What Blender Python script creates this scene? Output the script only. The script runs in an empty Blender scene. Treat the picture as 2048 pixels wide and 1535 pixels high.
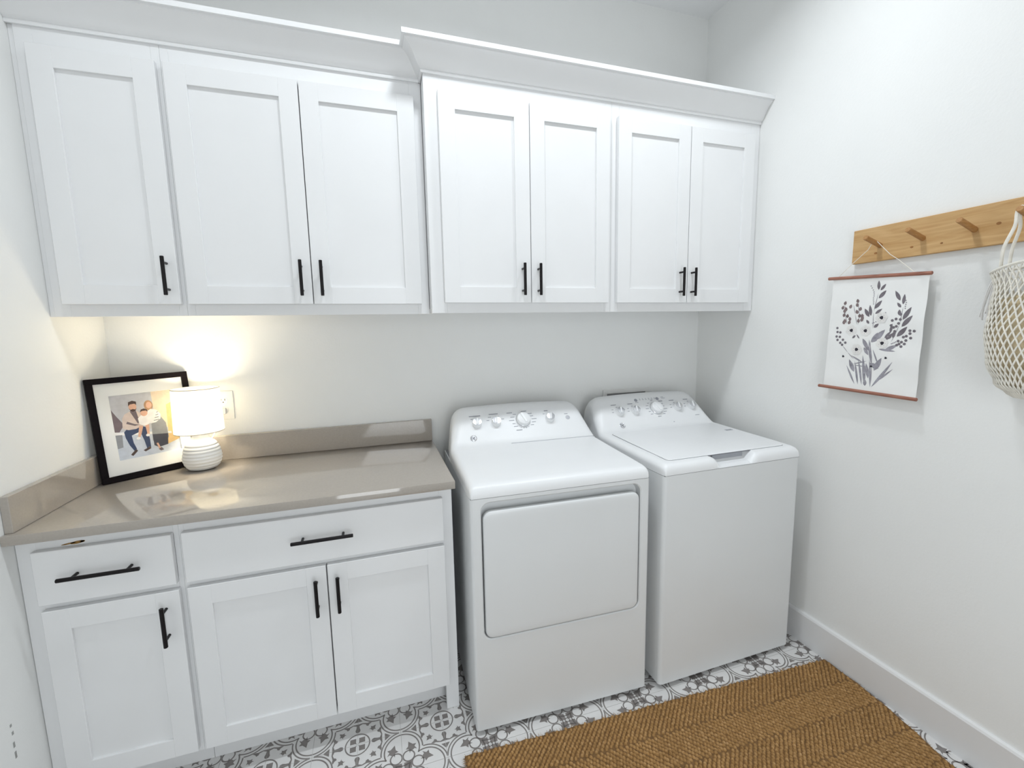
import bpy, bmesh, math, random
from mathutils import Vector, Matrix
random.seed(7)
S = bpy.context.scene
C = S.collection
PI = math.pi

# ---------------------------------------------------------------- camera
def make_camera():
    cd = bpy.data.cameras.new('camera')
    cd.sensor_fit = 'HORIZONTAL'; cd.sensor_width = 36.0
    cd.lens = 874.04 / 2048 * 36.0
    cd.clip_start = 0.02; cd.clip_end = 50
    o = bpy.data.objects.new('camera', cd); C.objects.link(o)
    yaw, pit, rol = 0.3071925, -0.12677133, -0.0190283
    f = Vector((math.sin(yaw)*math.cos(pit), math.cos(yaw)*math.cos(pit), math.sin(pit)))
    rt = Vector((math.cos(yaw), -math.sin(yaw), 0)); up = rt.cross(f)
    r2 = rt*math.cos(rol) + up*math.sin(rol); u2 = up*math.cos(rol) - rt*math.sin(rol)
    m = Matrix((r2, u2, -f)).transposed().to_4x4()
    m.translation = Vector((0.97874, -2.09613, 1.44255))
    o.matrix_world = m
    S.camera = o
make_camera()

# ---------------------------------------------------------------- world, lights, exposure
W = 2.776; ZC = 3.046; YF = -3.3
w = bpy.data.worlds.new('world'); S.world = w; w.use_nodes = True
w.node_tree.nodes['Background'].inputs[0].default_value = (0.6, 0.65, 0.7, 1)
w.node_tree.nodes['Background'].inputs[1].default_value = 0.0
S.view_settings.view_transform = 'Standard'; S.view_settings.look = 'None'
S.view_settings.gamma = 1.0; S.view_settings.use_curve_mapping = False
S.view_settings.exposure = 0.14
LAMPS = [  # ceiling downlights: x, y, watts, beam spread
    (2.15, -0.92, 5.9, 150),
    (1.30, -0.92, 7.2, 150),
    (0.45, -0.92, 2.6, 150),
]
FILL_W = 13.2                      # added fill light, shining in from behind the viewpoint
fill_lamp = bpy.data.lights.new('door_daylight', 'AREA'); fill_lamp.shape = 'RECTANGLE'; fill_lamp.size = 0.86; fill_lamp.size_y = 1.90
fill_lamp.energy = FILL_W; fill_lamp.color = (0.94, 0.975, 1.0)
fill_lamp_o = bpy.data.objects.new('door_daylight', fill_lamp); C.objects.link(fill_lamp_o)
fill_lamp_o.location = (1.40, YF+0.012, 1.06); fill_lamp_o.rotation_euler = (math.radians(90), 0, 0)
CEIL_COL = (0.90, 0.955, 1.0)
LAMP_COL = (1.0, 0.87, 0.64)
TABLE_LAMP_W = 18.5

# ---------------------------------------------------------------- materials
MATS = {}
def mat(name, col, rough=0.5, metal=0.0, var=0.0, vscale=8.0, bump=0.0, bscale=200.0, spec=0.5, coat=0.0, emit=None, estr=0.0, trans=0.0, col2=None):
    if name in MATS: return MATS[name]
    m = bpy.data.materials.new(name); m.use_nodes = True
    nt = m.node_tree; b = nt.nodes['Principled BSDF']
    b.inputs['Base Color'].default_value = (*col, 1)
    b.inputs['Roughness'].default_value = rough
    b.inputs['Metallic'].default_value = metal
    b.inputs['Specular IOR Level'].default_value = spec
    if coat: b.inputs['Coat Weight'].default_value = coat; b.inputs['Coat Roughness'].default_value = 0.08
    if emit: b.inputs['Emission Color'].default_value = (*emit, 1); b.inputs['Emission Strength'].default_value = estr
    if trans: b.inputs['Transmission Weight'].default_value = trans
    tc = nt.nodes.new('ShaderNodeTexCoord')
    if var or col2:
        n = nt.nodes.new('ShaderNodeTexNoise'); n.inputs['Scale'].default_value = vscale; n.inputs['Detail'].default_value = 4
        nt.links.new(tc.outputs['Object'], n.inputs['Vector'])
        r = nt.nodes.new('ShaderNodeValToRGB')
        c2 = col2 if col2 else tuple(min(1, c*(1+var)) for c in col)
        c1 = col if col2 else tuple(c*(1-var) for c in col)
        r.color_ramp.elements[0].color = (*c1, 1); r.color_ramp.elements[1].color = (*c2, 1)
        r.color_ramp.elements[0].position = 0.3; r.color_ramp.elements[1].position = 0.7
        nt.links.new(n.outputs['Fac'], r.inputs['Fac']); nt.links.new(r.outputs['Color'], b.inputs['Base Color'])
    if bump:
        n2 = nt.nodes.new('ShaderNodeTexNoise'); n2.inputs['Scale'].default_value = bscale; n2.inputs['Detail'].default_value = 3
        nt.links.new(tc.outputs['Object'], n2.inputs['Vector'])
        bp = nt.nodes.new('ShaderNodeBump'); bp.inputs['Strength'].default_value = bump; bp.inputs['Distance'].default_value = 0.002
        nt.links.new(n2.outputs['Fac'], bp.inputs['Height']); nt.links.new(bp.outputs['Normal'], b.inputs['Normal'])
    MATS[name] = m; return m

def wood(name, c1, c2, axis=1, rough=0.55, scale=6.0):
    m = bpy.data.materials.new(name); m.use_nodes = True
    nt = m.node_tree; b = nt.nodes['Principled BSDF']; b.inputs['Roughness'].default_value = rough
    tc = nt.nodes.new('ShaderNodeTexCoord'); mp = nt.nodes.new('ShaderNodeMapping')
    sc = [scale*6]*3; sc[axis] = scale*0.5
    mp.inputs['Scale'].default_value = sc
    n = nt.nodes.new('ShaderNodeTexNoise'); n.inputs['Scale'].default_value = 1.5; n.inputs['Detail'].default_value = 6; n.inputs['Distortion'].default_value = 1.2
    r = nt.nodes.new('ShaderNodeValToRGB')
    r.color_ramp.elements[0].color = (*c1, 1); r.color_ramp.elements[1].color = (*c2, 1)
    r.color_ramp.elements[0].position = 0.3; r.color_ramp.elements[1].position = 0.72
    nt.links.new(tc.outputs['Object'], mp.inputs['Vector']); nt.links.new(mp.outputs['Vector'], n.inputs['Vector'])
    nt.links.new(n.outputs['Fac'], r.inputs['Fac']); nt.links.new(r.outputs['Color'], b.inputs['Base Color'])
    MATS[name] = m; return m

WALL = mat('wall_paint', (0.885, 0.89, 0.875), 0.6, var=0.012, vscale=3, bump=0.22, bscale=110)
CEILM = mat('ceiling_paint', (0.86, 0.865, 0.865), 0.8, var=0.01, vscale=3, bump=0.15, bscale=90)
TRIM = mat('trim_paint', (0.82, 0.82, 0.82), 0.35, var=0.01)
CAB = mat('cabinet_paint', (0.86, 0.865, 0.87), 0.38, var=0.012, vscale=5)
BLACK = mat('black_metal', (0.012, 0.010, 0.011), 0.35, metal=0.6, var=0.1)
QUARTZ = mat('taupe_quartz', (0.42, 0.380, 0.335), 0.06, var=0.03, vscale=160, spec=1.0)
ENAMEL = mat('white_enamel', (0.87, 0.88, 0.89), 0.36, var=0.008, spec=0.5)
STEEL = mat('painted_steel', (0.77, 0.785, 0.79), 0.3, var=0.01, vscale=4, bump=0.015, bscale=300)
CHROME = mat('chrome', (0.72, 0.73, 0.76), 0.18, metal=1.0, var=0.02)
INK = mat('grey_ink', (0.36, 0.37, 0.41), 0.6, var=0.02)
INKD = mat('dark_ink', (0.10, 0.10, 0.12), 0.6, var=0.02)
DARK = mat('dark_void', (0.03, 0.03, 0.032), 0.8, var=0.05)
GLAZE = mat('tile_glaze', (0.80, 0.79, 0.78), 0.35, var=0.02, vscale=20)
TPRINT = mat('tile_grey_print', (0.235, 0.215, 0.205), 0.4, var=0.10, vscale=40)
GROUT = mat('grout', (0.60, 0.59, 0.57), 0.9, var=0.06, vscale=60)
PINE = wood('pine', (0.50, 0.285, 0.105), (0.66, 0.43, 0.20), axis=1)
PEGW = wood('peg_wood', (0.36, 0.17, 0.05), (0.50, 0.27, 0.10), axis=0, scale=20)
ROD = wood('rod_wood', (0.27, 0.10, 0.065), (0.42, 0.19, 0.13), axis=1, scale=14)
CANVAS = mat('canvas', (0.90, 0.90, 0.885), 0.85, var=0.02, vscale=12, bump=0.1, bscale=700)
CERAM = mat('white_ceramic', (0.82, 0.815, 0.79), 0.42, var=0.015)
CORDW = mat('white_cord', (0.82, 0.81, 0.79), 0.6, var=0.02)
COTTON = mat('cotton_cord', (0.85, 0.82, 0.74), 0.9, var=0.08, vscale=60, bump=0.3, bscale=900)
BEIGE = mat('beige_cloth', (0.68, 0.57, 0.38), 0.95, var=0.14, vscale=25, bump=0.4, bscale=300)
FRAMEB = mat('black_frame', (0.007, 0.005, 0.006), 0.45, var=0.1, spec=0.08)
MATB = mat('mat_board', (0.83, 0.83, 0.81), 0.8, var=0.01)
PLATE = mat('plate_plastic', (0.87, 0.865, 0.845), 0.35, var=0.01)

def jute():
    m = bpy.data.materials.new('jute'); m.use_nodes = True
    nt = m.node_tree; b = nt.nodes['Principled BSDF']; b.inputs['Roughness'].default_value = 0.85
    b.inputs['Specular IOR Level'].default_value = 0.25
    tc = nt.nodes.new('ShaderNodeTexCoord')
    n = nt.nodes.new('ShaderNodeTexNoise'); n.inputs['Scale'].default_value = 90; n.inputs['Detail'].default_value = 3
    n2 = nt.nodes.new('ShaderNodeTexNoise'); n2.inputs['Scale'].default_value = 7; n2.inputs['Detail'].default_value = 3
    nt.links.new(tc.outputs['Object'], n.inputs['Vector']); nt.links.new(tc.outputs['Object'], n2.inputs['Vector'])
    r = nt.nodes.new('ShaderNodeValToRGB')
    e = r.color_ramp.elements
    e[0].color = (0.27, 0.145, 0.050, 1); e[0].position = 0.25
    e[1].color = (0.56, 0.35, 0.165, 1); e[1].position = 0.78
    x = e.new(0.52); x.color = (0.41, 0.235, 0.090, 1)
    nt.links.new(n.outputs['Fac'], r.inputs['Fac'])
    mx = nt.nodes.new('ShaderNodeMixRGB'); mx.blend_type = 'MULTIPLY'; mx.inputs[0].default_value = 0.35
    r2 = nt.nodes.new('ShaderNodeValToRGB'); r2.color_ramp.elements[0].color = (0.62, 0.6, 0.58, 1); r2.color_ramp.elements[0].position = .3; r2.color_ramp.elements[1].position = .65
    nt.links.new(n2.outputs['Fac'], r2.inputs['Fac'])
    nt.links.new(r.outputs['Color'], mx.inputs[1]); nt.links.new(r2.outputs['Color'], mx.inputs[2])
    nt.links.new(mx.outputs['Color'], b.inputs['Base Color'])
    return m
JUTE = jute()

def shade_mat():
    m = bpy.data.materials.new('linen_shade'); m.use_nodes = True
    nt = m.node_tree; b = nt.nodes['Principled BSDF']; out = nt.nodes['Material Output']
    tc = nt.nodes.new('ShaderNodeTexCoord'); n = nt.nodes.new('ShaderNodeTexNoise'); n.inputs['Scale'].default_value = 300
    nt.links.new(tc.outputs['Object'], n.inputs['Vector'])
    r = nt.nodes.new('ShaderNodeValToRGB'); r.color_ramp.elements[0].color = (0.80, 0.79, 0.75, 1); r.color_ramp.elements[1].color = (0.86, 0.85, 0.82, 1)
    nt.links.new(n.outputs['Fac'], r.inputs['Fac']); nt.links.new(r.outputs['Color'], b.inputs['Base Color'])
    b.inputs['Roughness'].default_value = 0.9
    t = nt.nodes.new('ShaderNodeBsdfTranslucent'); t.inputs['Color'].default_value = (0.97, 0.955, 0.91, 1)
    mx = nt.nodes.new('ShaderNodeMixShader'); mx.inputs[0].default_value = 0.82
    nt.links.new(b.outputs[0], mx.inputs[1]); nt.links.new(t.outputs[0], mx.inputs[2]); nt.links.new(mx.outputs[0], out.inputs['Surface'])
    return m
SHADE = shade_mat()

# ---------------------------------------------------------------- mesh builder
class MB:
    def __init__(s): s.v = []; s.f = []; s.m = []
    def add(s, vs, fs, mi=0):
        o = len(s.v); s.v += [tuple(p) for p in vs]; s.f += [tuple(i+o for i in f) for f in fs]; s.m += [mi]*len(fs)
        return s
    def box(s, x0, x1, y0, y1, z0, z1, bev=0.0, seg=1, mi=0):
        if bev <= 0:
            vs = [(x, y, z) for z in (z0, z1) for y in (y0, y1) for x in (x0, x1)]
            return s.add(vs, [(0,2,3,1),(4,5,7,6),(0,1,5,4),(2,6,7,3),(0,4,6,2),(1,3,7,5)], mi)
        bm = bmesh.new(); bmesh.ops.create_cube(bm, size=1)
        for v in bm.verts: v.co = Vector((x0+(v.co.x+.5)*(x1-x0), y0+(v.co.y+.5)*(y1-y0), z0+(v.co.z+.5)*(z1-z0)))
        bmesh.ops.bevel(bm, geom=bm.edges[:], offset=bev, segments=seg, profile=0.5, affect='EDGES')
        return s.bm(bm, mi)
    def bm(s, bm, mi=0):
        bm.verts.ensure_lookup_table(); bm.verts.index_update()
        s.add([v.co[:] for v in bm.verts], [[v.index for v in f.verts] for f in bm.faces], mi); bm.free(); return s
    def tube(s, pts, r, n=8, closed=False, mi=0, cap=True):
        pts = [Vector(p) for p in pts]; N = len(pts); vs = []; fs = []
        rr = r if isinstance(r, (list, tuple)) else [r]*N
        up = None
        for i, p in enumerate(pts):
            if closed: t = pts[(i+1) % N]-pts[i-1]
            else: t = pts[min(i+1, N-1)]-pts[max(i-1, 0)]
            t.normalize()
            if up is None:
                up = Vector((0,0,1)) if abs(t.z) < .9 else Vector((1,0,0))
            a = up - t*up.dot(t)
            if a.length < 1e-6: a = t.orthogonal()
            a.normalize(); b = t.cross(a); up = a
            for k in range(n):
                an = 2*PI*k/n; vs.append(p + (a*math.cos(an)+b*math.sin(an))*rr[i])
        L = N if closed else N-1
        for i in range(L):
            j = (i+1) % N
            for k in range(n): fs.append((i*n+k, i*n+(k+1) % n, j*n+(k+1) % n, j*n+k))
        if cap and not closed:
            fs.append(tuple(range(n-1, -1, -1))); fs.append(tuple((N-1)*n+k for k in range(n)))
        return s.add(vs, fs, mi)
    def lathe(s, prof, n=32, c=(0,0,0), mi=0):
        vs = []; fs = []
        for (r, z) in prof:
            for k in range(n):
                a = 2*PI*k/n; vs.append((c[0]+r*math.cos(a), c[1]+r*math.sin(a), c[2]+z))
        for i in range(len(prof)-1):
            for k in range(n): fs.append((i*n+k, i*n+(k+1) % n, (i+1)*n+(k+1) % n, (i+1)*n+k))
        if prof[0][0] > 1e-6: fs.append(tuple(range(n-1, -1, -1)))
        if prof[-1][0] > 1e-6: fs.append(tuple((len(prof)-1)*n+k for k in range(n)))
        return s.add(vs, fs, mi)
    def loft(s, loops, cap0=True, cap1=True, mi=0):
        n = len(loops[0]); vs = [p for l in loops for p in l]; fs = []
        for i in range(len(loops)-1):
            for k in range(n): fs.append((i*n+k, i*n+(k+1) % n, (i+1)*n+(k+1) % n, (i+1)*n+k))
        if cap0: fs.append(tuple(range(n-1, -1, -1)))
        if cap1: fs.append(tuple((len(loops)-1)*n+k for k in range(n)))
        return s.add(vs, fs, mi)
    def xf(s, M, start=0):
        for i in range(start, len(s.v)): s.v[i] = tuple(M @ Vector(s.v[i]))
        return s
    def build(s, name, mats, parent=None, smooth=True, angle=35, fix=True):
        me = bpy.data.meshes.new(name); me.from_pydata(s.v, [], s.f)
        if not isinstance(mats, (list, tuple)): mats = [mats]
        for m in mats: me.materials.append(m)
        if len(mats) > 1: me.polygons.foreach_set('material_index', s.m)
        if fix:
            bm = bmesh.new(); bm.from_mesh(me); bmesh.ops.recalc_face_normals(bm, faces=bm.faces[:]); bm.to_mesh(me); bm.free()
        if smooth:
            me.shade_smooth(); me.set_sharp_from_angle(angle=math.radians(angle))
        me.update()
        o = bpy.data.objects.new(name, me); C.objects.link(o)
        if parent: o.parent = parent
        return o

def thing(name, label, cat, loc=(0,0,0), rz=0, group=None):
    o = bpy.data.objects.new(name, None); C.objects.link(o); o.empty_display_size = .05
    o.location = loc; o.rotation_euler = (0, 0, rz); o['label'] = label; o['category'] = cat
    if group: o['group'] = group
    return o
def tag(o, label, cat, group=None):
    o['label'] = label; o['category'] = cat
    if group: o['group'] = group
    return o
def struct(o): o['kind'] = 'structure'; return o
def rrect(x0, x1, z0, z1, r, n=6):
    pts = []
    for (cx, cz, a0) in ((x1-r, z1-r, 0), (x0+r, z1-r, PI/2), (x0+r, z0+r, PI), (x1-r, z0+r, 1.5*PI)):
        for i in range(n+1):
            a = a0 + PI/2*i/n; pts.append((cx+r*math.cos(a), cz+r*math.sin(a)))
    return pts

# ---------------------------------------------------------------- room shell
struct(MB().box(-0.12, W+0.12, 0, 0.12, -0.02, ZC).build('wall_back', WALL, smooth=False))
wl = struct(MB().box(-0.12, 0, YF, -0.0, -0.02, ZC).build('wall_left', WALL, smooth=False))
struct(MB().box(W, W+0.12, YF, 0, -0.02, ZC).build('wall_right', WALL, smooth=False))
struct(MB().box(-0.12, W+0.12, YF-0.12, YF, -0.02, ZC).build('wall_front', WALL, smooth=False))
struct(MB().box(-0.12, W+0.12, YF-0.12, 0.12, ZC, ZC+0.1).build('ceiling', CEILM, smooth=False))
# unseen glazed door added behind the viewpoint to carry the fill light
dr1 = MB(); fx0, fx1, fz1 = 0.86, 1.94, 2.13
for (a0, a1, c0, c1) in ((fx0, fx0+0.07, 0, fz1), (fx1-0.07, fx1, 0, fz1), (fx0+0.07, fx1-0.07, fz1-0.07, fz1)): dr1.box(a0, a1, YF+0.0005, YF+0.022, c0+0.0005, c1, 0.002)
for (a0, a1, c0, c1) in ((fx0+0.07, 0.97, 0.01, fz1-0.07), (1.83, fx1-0.07, 0.01, fz1-0.07), (0.97, 1.83, 0.01, 0.11), (0.97, 1.83, 2.01, fz1-0.07)): dr1.box(a0, a1, YF+0.0005, YF+0.012, c0, c1)
d1 = struct(dr1.build('door_1', TRIM))
MB().box(0.97, 1.83, YF+0.001, YF+0.005, 0.11, 2.01).build('glass_pane', mat('daylit_glass', (0.8, 0.85, 0.9), 0.1, emit=(0.88, 0.95, 1.0), estr=0.8), d1, smooth=False)  # glowing pane, added to brighten the room from behind
# small dents low on the left wall
dm = MB()
for (y, z, h) in ((-0.686, 0.413, 0.008), (-0.684, 0.389, 0.010), (-0.686, 0.356, 0.016), (-0.686, 0.326, 0.020)):
    dm.box(-0.001, 0.0006, y-0.003, y+0.003, z-h/2, z+h/2, 0.0004)
dm.build('wall_scuff', mat('scuff', (0.34, 0.34, 0.33), 0.9, var=0.15), wl)

bb = MB()
prof = [(0, 0), (-0.015, 0), (-0.015, 0.134), (-0.011, 0.141), (-0.004, 0.145), (0, 0.145)]
bb.loft([[(W-0.0002+o, y, z) for o, z in prof] for y in (YF+0.001, -0.001)])
struct(bb.build('baseboard_right', TRIM, angle=20))

# ---------------------------------------------------------------- floor and patterned tiles
P = 0.14775
floor = struct(MB().box(-0.12, W+0.12, YF-0.12, 0.12, -0.08, -0.0012).build('floor', GROUT, smooth=False))
def tile_mesh():
    g = 0.0007; b = MB()
    b.box(g, P-g, g, P-g, -0.001, 0.0, 0)
    Z = 0.00025
    def inside(p): return g < p[0] < P-g and g < p[1] < P-g
    def poly(pts, clip=False):
        b.add([(max(g, min(P-g, x)), max(g, min(P-g, y)), Z) for x, y in pts], [tuple(range(len(pts)))], 1)
    def ring(cx, cy, r, wd, cond=lambda p: True, n=72):
        for i in range(n):
            a0 = 2*PI*i/n; a1 = 2*PI*(i+1)/n; am = (a0+a1)/2
            mp = (cx+r*math.cos(am), cy+r*math.sin(am))
            if not inside(mp) or not cond(mp): continue
            q = [(cx+rr*math.cos(a), cy+rr*math.sin(a)) for rr, a in ((r-wd/2, a0), (r+wd/2, a0), (r+wd/2, a1), (r-wd/2, a1))]
            poly(q)
    def d(p, c): return math.hypot(p[0]-c[0], p[1]-c[1])
    a = 0.0775; R1 = 0.0700; R2 = 0.0590
    A = (P-a, P); B = (P, P-a)
    for (c, o) in ((A, B), (B, A)):
        ring(*c, R1, 0.0044, lambda p: d(p, o) > R1)
        ring(*c, R2, 0.0046, lambda p: d(p, o) > R2)
    # ring of little circles round the quatrefoil centre
    for (x, y) in ((0.0208, 0.049), (0.049, 0.0208)):
        ring(P-x, P-y, 0.0192, 0.0046, n=36)
    def sq(cx, cy, s, rot=0):
        pts = []
        for k in range(4):
            an = PI/4 + k*PI/2 + rot
            pts.append((cx+s*0.7071*math.cos(an), cy+s*0.7071*math.sin(an)))
        poly(pts)
    sq(P-0.0160, P-0.0160, 0.0250)
    sq(0.0150, 0.0150, 0.0200)
    poly([(0.002, 0.002), (0.008, 0.005), (0.0065, 0.0065), (0.005, 0.008)])
    ring(0, 0, 0.0405, 0.0042)
    def leaf(cx, cy, s, ang):   # maple-like leaf
        shape = [(-0.55, 0.0), (-0.45, 0.28), (-0.75, 0.55), (-0.15, 0.42), (0.10, 0.80), (0.30, 0.35), (1.0, 0.0), (0.30, -0.35), (0.10, -0.80), (-0.15, -0.42), (-0.75, -0.55), (-0.45, -0.28)]
        pts = [(cx+s*(x*math.cos(ang)-y*math.sin(ang)), cy+s*(x*math.sin(ang)+y*math.cos(ang))) for x, y in shape]
        n = len(pts); b.add([(cx, cy, Z)]+[(x, y, Z) for x, y in pts], [(0, i+1, (i+1) % n+1) for i in range(n)], 1)
    leaf(P-0.079, P-0.0315, 0.0245, PI-0.35); leaf(P-0.0315, P-0.079, 0.0245, 1.5*PI+0.35)
    leaf(0.052, 0.052, 0.0150, PI/4)
    # scroll on each axis: stem, curl, small triangle (half of it lies in this tile)
    def axis(sw):
        def q(pts): poly([(y*1.35, x) if sw else (x, y*1.35) for x, y in pts])
        q([(0.047, 0), (0.049, 0.0045), (0.056, 0.0065), (0.066, 0.0042), (0.074, 0.0035), (0.080, 0.0), ])
        q([(0.074, 0.0), (0.080, 0.012), (0.084, 0.012), (0.083, 0.0)])
        q([(0.080, 0.012), (0.0755, 0.020), (0.0795, 0.024), (0.084, 0.012)])
        q([(0.0755, 0.020), (0.0690, 0.0215), (0.066, 0.0265), (0.072, 0.029), (0.0795, 0.024)])
        q([(0.0720, 0.0285), (0.078, 0.036), (0.081, 0.030), (0.0795, 0.024)])
        q([(0.0925, 0.0), (0.0925, 0.011), (0.1115, 0.0)])
    axis(False); axis(True)
    me_o = b.build('floor_tile', [GLAZE, TPRINT], smooth=False, fix=False)
    return me_o
proto_tile = tile_mesh(); tme = proto_tile.data
bpy.data.objects.remove(proto_tile)
SX, SY = 0.851, -0.622          # a small-circle corner of the pattern
ix0 = math.ceil((0-SX)/P - 1); ix1 = int((W-SX)/P)
far = MB(); ntile = 0
for iy in range(-20, 5):
    for ix in range(ix0, ix1+1):
        x = SX+ix*P; y = SY+iy*P
        if y > -0.0 or y < YF+0.05: continue
        sx = ix % 2; sy = iy % 2
        ang, ox, oy = {(0,0): (0, 0, 0), (1,0): (PI/2, P, 0), (1,1): (PI, P, P), (0,1): (-PI/2, 0, P)}[(sx, sy)]
        x0c = max(x, 0.0)
        edge = x < 0 or x+P > W or y+P > 0
        if -1.25 < y < -0.40 and not edge:
            o = bpy.data.objects.new('floor_tile', tme); C.objects.link(o); o.parent = floor
            o.location = (x+ox, y+oy, 0); o.rotation_euler = (0, 0, ang); ntile += 1
        else:
            M = Matrix.Translation((x+ox, y+oy, 0)) @ Matrix.Rotation(ang, 4, 'Z')
            vs = [M @ v.co for v in tme.vertices]
            if edge: vs = [Vector((min(max(v.x, 0.0005), W-0.0005), min(v.y, -0.0005), v.z)) for v in vs]
            st = len(far.v)
            for p_ in tme.polygons:
                far.f.append(tuple(i+st for i in p_.vertices)); far.m.append(p_.material_index)
            far.v += [tuple(v) for v in vs]
fo = far.build('floor_tile_field', [GLAZE, TPRINT], floor, smooth=False, fix=False); fo['kind'] = 'stuff'

# ---------------------------------------------------------------- cabinets
def bar_handle(p0, p1, out, parent, r=0.0058, inset=0.020, stand=0.030):
    """bar pull between p0 and p1 (bar axis), posts run from the bar back to the face along +y"""
    p0 = Vector(p0); p1 = Vector(p1); d = (p1-p0).normalized()
    b = MB()
    ch = 0.0012
    b.tube([p0, p0+d*ch, p1-d*ch, p1], [r-ch, r, r, r-ch], 14)
    for q in (p0+d*inset, p1-d*inset):
        b.tube([q, q+Vector((0, stand, 0))], 0.0042, 10)
    return b.build('handle', BLACK, parent)
def shaker_door(parent, x0, x1, z0, z1, yf, t=0.0195, sw=0.062, dep=0.0085, name='door'):
    b = MB(); e = 0.0012
    b.box(x0, x0+sw, yf, yf+t, z0, z1, e); b.box(x1-sw, x1, yf, yf+t, z0, z1, e)
    b.box(x0+sw-0.0008, x1-sw+0.0008, yf+0.0001, yf+t, z0, z0+sw, 0.0009); b.box(x0+sw-0.0008, x1-sw+0.0008, yf+0.0001, yf+t, z1-sw, z1, 0.0009)
    o = b.build(name, CAB, parent)
    MB().box(x0+sw-0.004, x1-sw+0.004, yf+dep, yf+t-0.003, z0+sw-0.004, z1-sw+0.004).build('inset_panel', CAB, o, smooth=False)
    return o
GAPF = 0.0006
Y1, Y2, ZB = -0.2964, -0.3692, 1.506
ZDB, ZDT = 1.545, 2.311
HZ = (1.573, 1.699)
def upper_unit(x0, x1, yf, doors, label, stl, str_):
    t = thing('upper_cabinet', label, 'cabinet', (0, 0, 0), 0)
    t.location = ((x0+x1)/2, -0.001, ZB)
    ox, oz = t.location.x, ZB
    q = bpy.data.objects.new('tmp', None)
    def P_(b, n, m): 
        b.xf(Matrix.Translation((-ox, 0.001, -oz))); return b.build(n, m, t)
    # carcass behind the face frame
    P_(MB().box(x0+0.001, x1-0.001, yf+0.019, -0.001, ZB+0.018, 2.44), 'carcass', CAB)
    f = MB(); zt = 2.44
    f.box(x0, x0+stl, yf, yf+0.0188, ZB, zt, 0.0009); f.box(x1-str_, x1, yf, yf+0.0188, ZB, zt, 0.0009)
    f.box(x0+stl, x1-str_, yf+0.0001, yf+0.0188, ZB, ZB+0.05, 0); f.box(x0+stl, x1-str_, yf+0.0001, yf+0.0188, ZDT-0.012, zt, 0)
    P_(f, 'face_frame', CAB)
    for (a, b_, hx) in doors:
        d = shaker_door(t, a-ox, b_-ox, ZDB-oz, ZDT-oz, yf-0.0200+0.001)
        bar_handle((hx-ox, yf-0.052+0.001, HZ[0]-oz), (hx-ox, yf-0.052+0.001, HZ[1]-oz), 0, d, stand=0.032)
    bpy.data.objects.remove(q)
    return t
u1 = upper_unit(0.014, 0.3783, Y1, [(0.046, 0.3675, 0.3395)], 'single-door white shaker wall cabinet at the left wall above the framed photo', 0.045, 0.024)
MB().box(0.0004-u1.location.x, 0.0136-u1.location.x, Y1+0.004+0.001, Y1+0.02, 0.0, 2.44-ZB, 0.0006).build('scribe_strip', CAB, u1)
upper_unit(0.3787, 1.2075, Y1, [(0.389, 0.7815, 0.7505), (0.7848, 1.1775, 0.8185)], 'double-door white shaker wall cabinet above the taupe countertop', 0.024, 0.045)
upper_unit(1.2082, 1.9855, Y2, [(1.2570, 1.6105, 1.5740), (1.6135, 1.9680, 1.6415)], 'double-door white shaker wall cabinet above the dryer', 0.060, 0.030)
upper_unit(1.9859, 2.7750, Y2, [(2.0100, 2.3730, 2.3320), (2.3765, 2.7330, 2.3955)], 'double-door white shaker wall cabinet above the washer beside the right wall', 0.036, 0.050)

# crown moulding
CP = [(0.0005, 2.366), (0.007, 2.366), (0.0085, 2.372), (0.007, 2.3775), (0.012, 2.380), (0.018, 2.386), (0.026, 2.398), (0.035, 2.414), (0.046, 2.428), (0.059, 2.438), (0.066, 2.441), (0.066, 2.446), (0.0745, 2.447), (0.0745, 2.463), (0.0005, 2.463)]
X2 = 1.2079
cr = MB().loft([[(0.0005, Y1-o, z) for o, z in CP], [(X2-o, Y1-o, z) for o, z in CP]])
tag(cr.build('crown_molding', CAB, angle=25), 'white crown moulding along the shallower left-hand wall cabinets', 'moulding')
cr = MB().loft([[(X2-o, Y1-0.0003, z) for o, z in CP], [(X2-o, Y2-o, z) for o, z in CP], [(W-0.0005, Y2-o, z) for o, z in CP]])
tag(cr.build('crown_molding', CAB, angle=25), 'white crown moulding with mitred return on the deeper cabinets over washer and dryer', 'moulding')

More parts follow.
